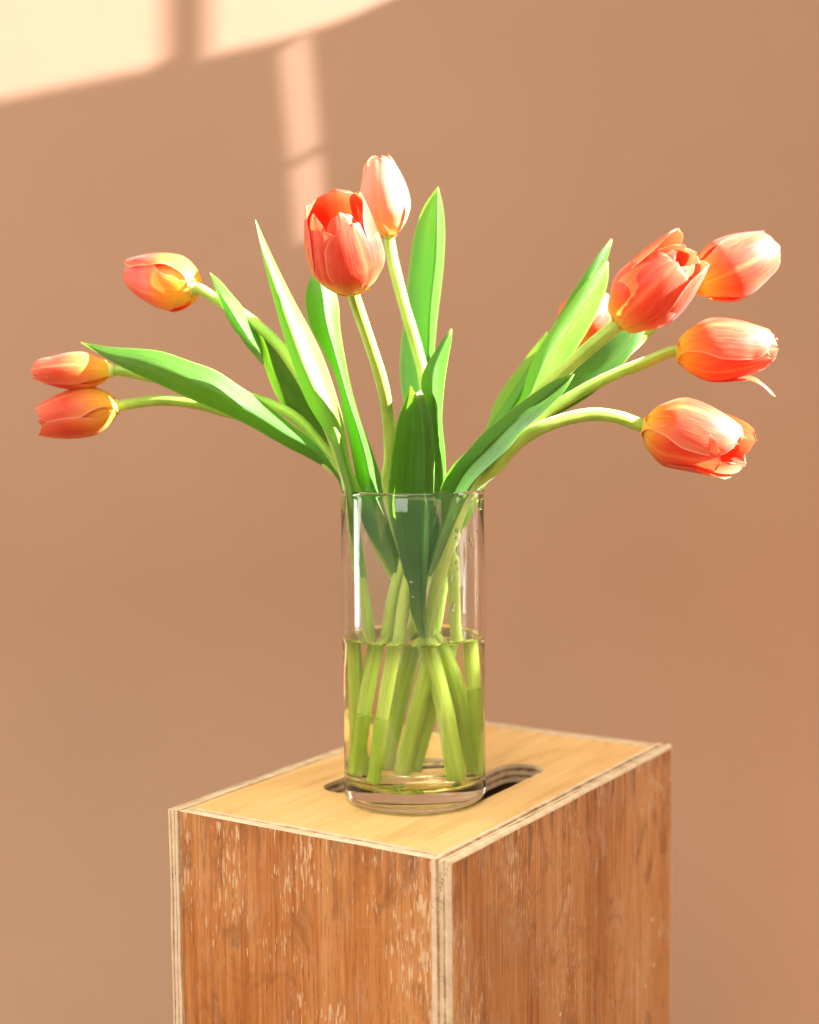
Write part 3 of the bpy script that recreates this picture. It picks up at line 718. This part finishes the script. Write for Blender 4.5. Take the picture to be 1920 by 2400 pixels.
# leaves --------------------------------------------------------------------
leaf(t2, M['leaf'], [
    [(752, 1150, -0.006), (735, 1060, -0.004), (722, 1015, 0.0), (670, 938, 0.008), (615, 893, 0.012), (560, 850, 0.015), (500, 810, 0.012), (455, 780, 0.01), (400, 760, 0.01), (345, 741, 0.012), (295, 734, 0.015), (230, 730, 0.02), (170, 720, 0.025)],
    [(745, 1150, -0.002), (730, 1060, 0.0), (712, 1010, 0.004), (660, 950, 0.006), (600, 915, 0.006), (545, 878, 0.006), (485, 843, 0.004), (435, 815, 0.002), (370, 785, 0.004), (300, 760, 0.008), (250, 750, 0.014), (210, 737, 0.02), (170, 720, 0.025)],
    [(737, 1150, 0.002), (724, 1060, 0.004), (706, 1003, 0.008), (655, 968, 0.011), (600, 940, 0.011), (540, 905, 0.011), (470, 870, 0.009), (400, 840, 0.008), (320, 803, 0.010), (260, 775, 0.014), (210, 746, 0.021), (190, 733, 0.024), (170, 721, 0.026)]], soft=0.5)
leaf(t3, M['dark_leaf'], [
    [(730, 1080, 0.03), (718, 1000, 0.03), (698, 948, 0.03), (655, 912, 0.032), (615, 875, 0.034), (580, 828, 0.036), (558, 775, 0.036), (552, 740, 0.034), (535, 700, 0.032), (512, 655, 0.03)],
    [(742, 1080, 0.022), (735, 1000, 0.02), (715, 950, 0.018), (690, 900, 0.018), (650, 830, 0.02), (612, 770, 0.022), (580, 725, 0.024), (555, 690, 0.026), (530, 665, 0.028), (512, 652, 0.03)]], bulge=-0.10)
leaf(t3, M['leaf'], [
    [(556, 772, 0.030), (545, 760, 0.03), (520, 730, 0.032), (490, 690, 0.034), (465, 640, 0.036), (453, 605, 0.036), (442, 576, 0.034)],
    [(554, 768, 0.020), (546, 740, 0.014), (525, 715, 0.010), (500, 677, 0.010), (472, 632, 0.014), (455, 600, 0.022), (442.5, 575, 0.033)],
    [(556, 765, 0.026), (553, 738, 0.026), (540, 698, 0.028), (517, 655, 0.03), (482, 611, 0.032), (460, 588, 0.034), (443, 574, 0.034)]], soft=0.12)
leaf(t3, M['pale_leaf'], [
    [(762, 1215, -0.018), (742, 1120, -0.022), (729, 1035, -0.022), (714, 985, -0.022), (698, 930, -0.022), (650, 850, -0.024), (625, 790, -0.026), (600, 720, -0.028), (580, 650, -0.03), (560, 570, -0.03), (547, 515, -0.028), (537, 464, -0.024)],
    [(768, 1215, -0.022), (752, 1120, -0.028), (742, 1035, -0.030), (726, 978, -0.030), (706, 900, -0.030), (678, 835, -0.030), (652, 775, -0.030), (627, 705, -0.030), (600, 635, -0.030), (573, 565, -0.030), (553, 512, -0.028), (538, 463, -0.024)],
    [(774, 1215, -0.016), (762, 1120, -0.016), (753, 1035, -0.014), (737, 970, -0.010), (722, 880, -0.004), (702, 812, -0.002), (682, 757, -0.002), (655, 698, -0.004), (625, 640, -0.008), (592, 575, -0.012), (560, 508, -0.018), (539, 463, -0.024)]], soft=0.8, bulge=0.02)
leaf(t4, M['leaf'], [
    [(832, 1225, 0.004), (812, 1175, 0.008), (785, 1130, 0.010), (762, 1085, 0.012), (755, 1035, 0.014), (740, 950, 0.018), (724, 870, 0.02), (710, 805, 0.022), (680, 740, 0.024), (652, 685, 0.024), (643, 640, 0.022), (646, 605, 0.02), (658, 578, 0.018)],
    [(838, 1225, 0.000), (828, 1160, 0.000), (810, 1100, 0.0), (792, 1050, 0.0), (782, 1010, 0.0), (765, 940, 0.0), (742, 865, 0.002), (722, 800, 0.004), (703, 735, 0.006), (688, 680, 0.008), (682, 640, 0.01), (678, 605, 0.012), (668, 576, 0.018)],
    [(846, 1225, 0.006), (846, 1160, 0.012), (840, 1100, 0.02), (826, 1050, 0.024), (809, 1020, 0.026), (790, 965, 0.028), (762, 892, 0.028), (742, 825, 0.028), (727, 755, 0.028), (716, 690, 0.028), (713, 640, 0.026), (702, 605, 0.024), (680, 576, 0.02)]], soft=0.35)
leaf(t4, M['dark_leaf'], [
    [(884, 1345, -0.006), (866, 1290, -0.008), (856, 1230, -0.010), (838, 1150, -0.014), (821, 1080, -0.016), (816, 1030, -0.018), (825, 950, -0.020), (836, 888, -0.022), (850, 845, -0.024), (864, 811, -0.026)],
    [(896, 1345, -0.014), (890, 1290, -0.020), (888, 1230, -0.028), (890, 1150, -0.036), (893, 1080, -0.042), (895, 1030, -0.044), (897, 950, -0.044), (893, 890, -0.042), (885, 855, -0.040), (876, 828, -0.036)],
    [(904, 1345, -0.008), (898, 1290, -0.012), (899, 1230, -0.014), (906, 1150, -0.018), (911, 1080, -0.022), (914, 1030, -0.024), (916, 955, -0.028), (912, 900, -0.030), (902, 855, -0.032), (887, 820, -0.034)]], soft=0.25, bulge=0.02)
leaf(t5, M['dark_leaf'], [
    [(898, 1180, -0.004), (903, 1100, -0.008), (908, 1035, -0.012), (905, 950, -0.016), (900, 890, -0.018), (890, 840, -0.020), (888, 800, -0.022), (898, 770, -0.022), (925, 727, -0.022), (949, 691, -0.02)],
    [(903, 1180, -0.010), (916, 1100, -0.016), (924, 1035, -0.020), (923, 950, -0.024), (918, 890, -0.028), (913, 845, -0.030), (913, 805, -0.030), (920, 770, -0.028), (938, 727, -0.024), (951, 692, -0.02)],
    [(910, 1180, -0.002), (930, 1100, -0.002), (939, 1035, -0.004), (938, 955, -0.006), (929, 890, -0.008), (931, 840, -0.010), (936, 800, -0.012), (944, 755, -0.014), (951, 722, -0.016), (953, 694, -0.02)]], soft=0.4)
leaf(t5, M['leaf'], [
    [(890, 1060, 0.030), (868, 950, 0.049), (850, 850, 0.065), (842, 785, 0.074), (845, 720, 0.078), (852, 670, 0.078), (857, 620, 0.078), (862, 560, 0.078), (871, 500, 0.076), (891, 440, 0.072), (922, 393, 0.062)],
    [(898, 1060, 0.020), (896, 950, 0.031), (898, 850, 0.041), (903, 780, 0.049), (905, 720, 0.050), (906, 665, 0.050), (911, 610, 0.050), (918, 550, 0.050), (921, 490, 0.050), (922, 440, 0.054), (922.5, 393, 0.062)],
    [(906, 1060, 0.034), (908, 950, 0.053), (910, 850, 0.069), (914, 780, 0.081), (917, 720, 0.084), (922, 665, 0.084), (929, 605, 0.084), (935, 540, 0.082), (937, 485, 0.078), (933, 435, 0.072), (923, 393, 0.062)]], soft=0.15)
leaf(t6, M['leaf'], [
    [(985, 1030, 0.042), (1005, 940, 0.037), (1032, 893, 0.032), (1062, 845, 0.030), (1100, 788, 0.028), (1148, 712, 0.026), (1186, 648, 0.026), (1222, 588, 0.028), (1260, 534, 0.032), (1287, 502, 0.036)],
    [(995, 1030, 0.034), (1016, 945, 0.026), (1048, 900, 0.020), (1082, 850, 0.018), (1118, 790, 0.018), (1158, 722, 0.018), (1195, 658, 0.020), (1236, 598, 0.024), (1268, 545, 0.030), (1288.5, 504, 0.036)],
    [(1005, 1030, 0.042), (1030, 955, 0.036), (1066, 910, 0.032), (1102, 858, 0.032), (1138, 795, 0.032), (1170, 730, 0.032), (1208, 663, 0.034), (1246, 604, 0.036), (1276, 553, 0.038), (1290, 508, 0.038)]], soft=0.4)
leaf(t6, M['mid_leaf'], [
    [(1030, 965, 0.005), (1060, 900, 0.004), (1097, 840, 0.002), (1110, 790, 0.004), (1130, 740, 0.006), (1162, 690, 0.010), (1200, 638, 0.014), (1240, 588, 0.018), (1277, 549, 0.022)],
    [(1036, 968, -0.002), (1070, 905, -0.004), (1108, 845, -0.006), (1135, 790, -0.004), (1160, 742, 0.0), (1192, 690, 0.006), (1225, 640, 0.012), (1256, 592, 0.018), (1279.5, 550, 0.022)],
    [(1042, 972, 0.012), (1082, 915, 0.014), (1128, 850, 0.018), (1170, 795, 0.022), (1205, 745, 0.024), (1240, 690, 0.026), (1265, 640, 0.026), (1279, 597, 0.025), (1282, 552, 0.023)]], soft=0.3)
leaf(t7, M['pale_leaf'], [
    [(1000, 985, 0.037), (1018, 925, 0.058), (1030, 885, 0.073), (1038, 855, 0.076), (1066, 808, 0.078), (1110, 750, 0.080), (1152, 698, 0.082)],
    [(1006, 990, 0.024), (1030, 930, 0.041), (1044, 890, 0.054), (1056, 860, 0.058), (1086, 815, 0.060), (1126, 760, 0.068), (1154, 700, 0.080)]], bulge=0.05)
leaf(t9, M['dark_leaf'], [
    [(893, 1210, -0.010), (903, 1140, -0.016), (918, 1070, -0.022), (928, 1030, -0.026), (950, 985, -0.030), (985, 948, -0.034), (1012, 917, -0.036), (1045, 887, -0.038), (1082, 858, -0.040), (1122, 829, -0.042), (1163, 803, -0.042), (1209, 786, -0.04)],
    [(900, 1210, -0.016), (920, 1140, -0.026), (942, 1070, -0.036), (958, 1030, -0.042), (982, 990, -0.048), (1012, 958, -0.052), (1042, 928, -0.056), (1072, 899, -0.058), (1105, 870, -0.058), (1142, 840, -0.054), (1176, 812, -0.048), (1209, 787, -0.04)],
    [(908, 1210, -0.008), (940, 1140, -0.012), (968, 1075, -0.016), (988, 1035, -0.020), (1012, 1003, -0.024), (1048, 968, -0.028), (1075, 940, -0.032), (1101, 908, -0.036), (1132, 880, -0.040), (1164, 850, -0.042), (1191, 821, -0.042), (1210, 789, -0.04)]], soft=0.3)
leaf(t8, M['dark_leaf'], [
    [(1020, 1000, 0.03), (1075, 930, 0.03), (1125, 880, 0.032), (1162, 838, 0.034), (1200, 790, 0.034), (1232, 758, 0.034), (1270, 720, 0.034), (1312, 690, 0.034), (1362, 672, 0.036)],
    [(1026, 1005, 0.024), (1085, 940, 0.022), (1142, 887, 0.020), (1192, 865, 0.020), (1242, 833, 0.020), (1290, 793, 0.022), (1330, 745, 0.026), (1352, 710, 0.03), (1366, 676, 0.036)]], bulge=0.10)
leaf(t10, M['pale_leaf'], [
    [(952, 1120, 0.004), (965, 1075, 0.006), (988, 1037, 0.008), (1020, 1000, 0.008), (1048, 972, 0.008), (1066, 956, 0.006)],
    [(960, 1125, 0.0), (985, 1085, 0.0), (1015, 1033, 0.002), (1040, 1003, 0.002), (1056, 985, 0.002), (1067, 960, 0.006)]], bulge=0.08)

# ------------------------------------------------------------------ plant scraps on the vase floor
def scrap(label, x, y, rx, ry, h, rot):
    rows_ = []
    for i in range(6):
        a = i / 5 * math.pi
        rows_.append([Vector((rx * math.sin(a) * math.cos(b) * (1 + 0.15 * math.sin(3 * b + rot)), ry * math.sin(a) * math.sin(b), h * math.cos(a))) for b in [2 * math.pi * k / 12 for k in range(12)]])
    o = link('plant_scrap', grid_mesh('plant_scrap', rows_, closed=True), M['scrap'])
    o.location = (x, y, VB + 0.0008 + h); o.rotation_euler = (0, 0, rot)
    tag(o, label, 'plant scrap', 'plant scraps on the vase floor')
scrap('round green plant scrap on vase floor, left of the others', -0.010, -0.024, 0.0042, 0.003, 0.0014, 0.3)
scrap('brownish plant scrap on vase floor near the right wall', 0.026, -0.026, 0.0046, 0.0032, 0.0016, 1.2)
scrap('thin green strip of leaf lying on vase floor at front', 0.008, -0.034, 0.0090, 0.0012, 0.0006, 0.15)
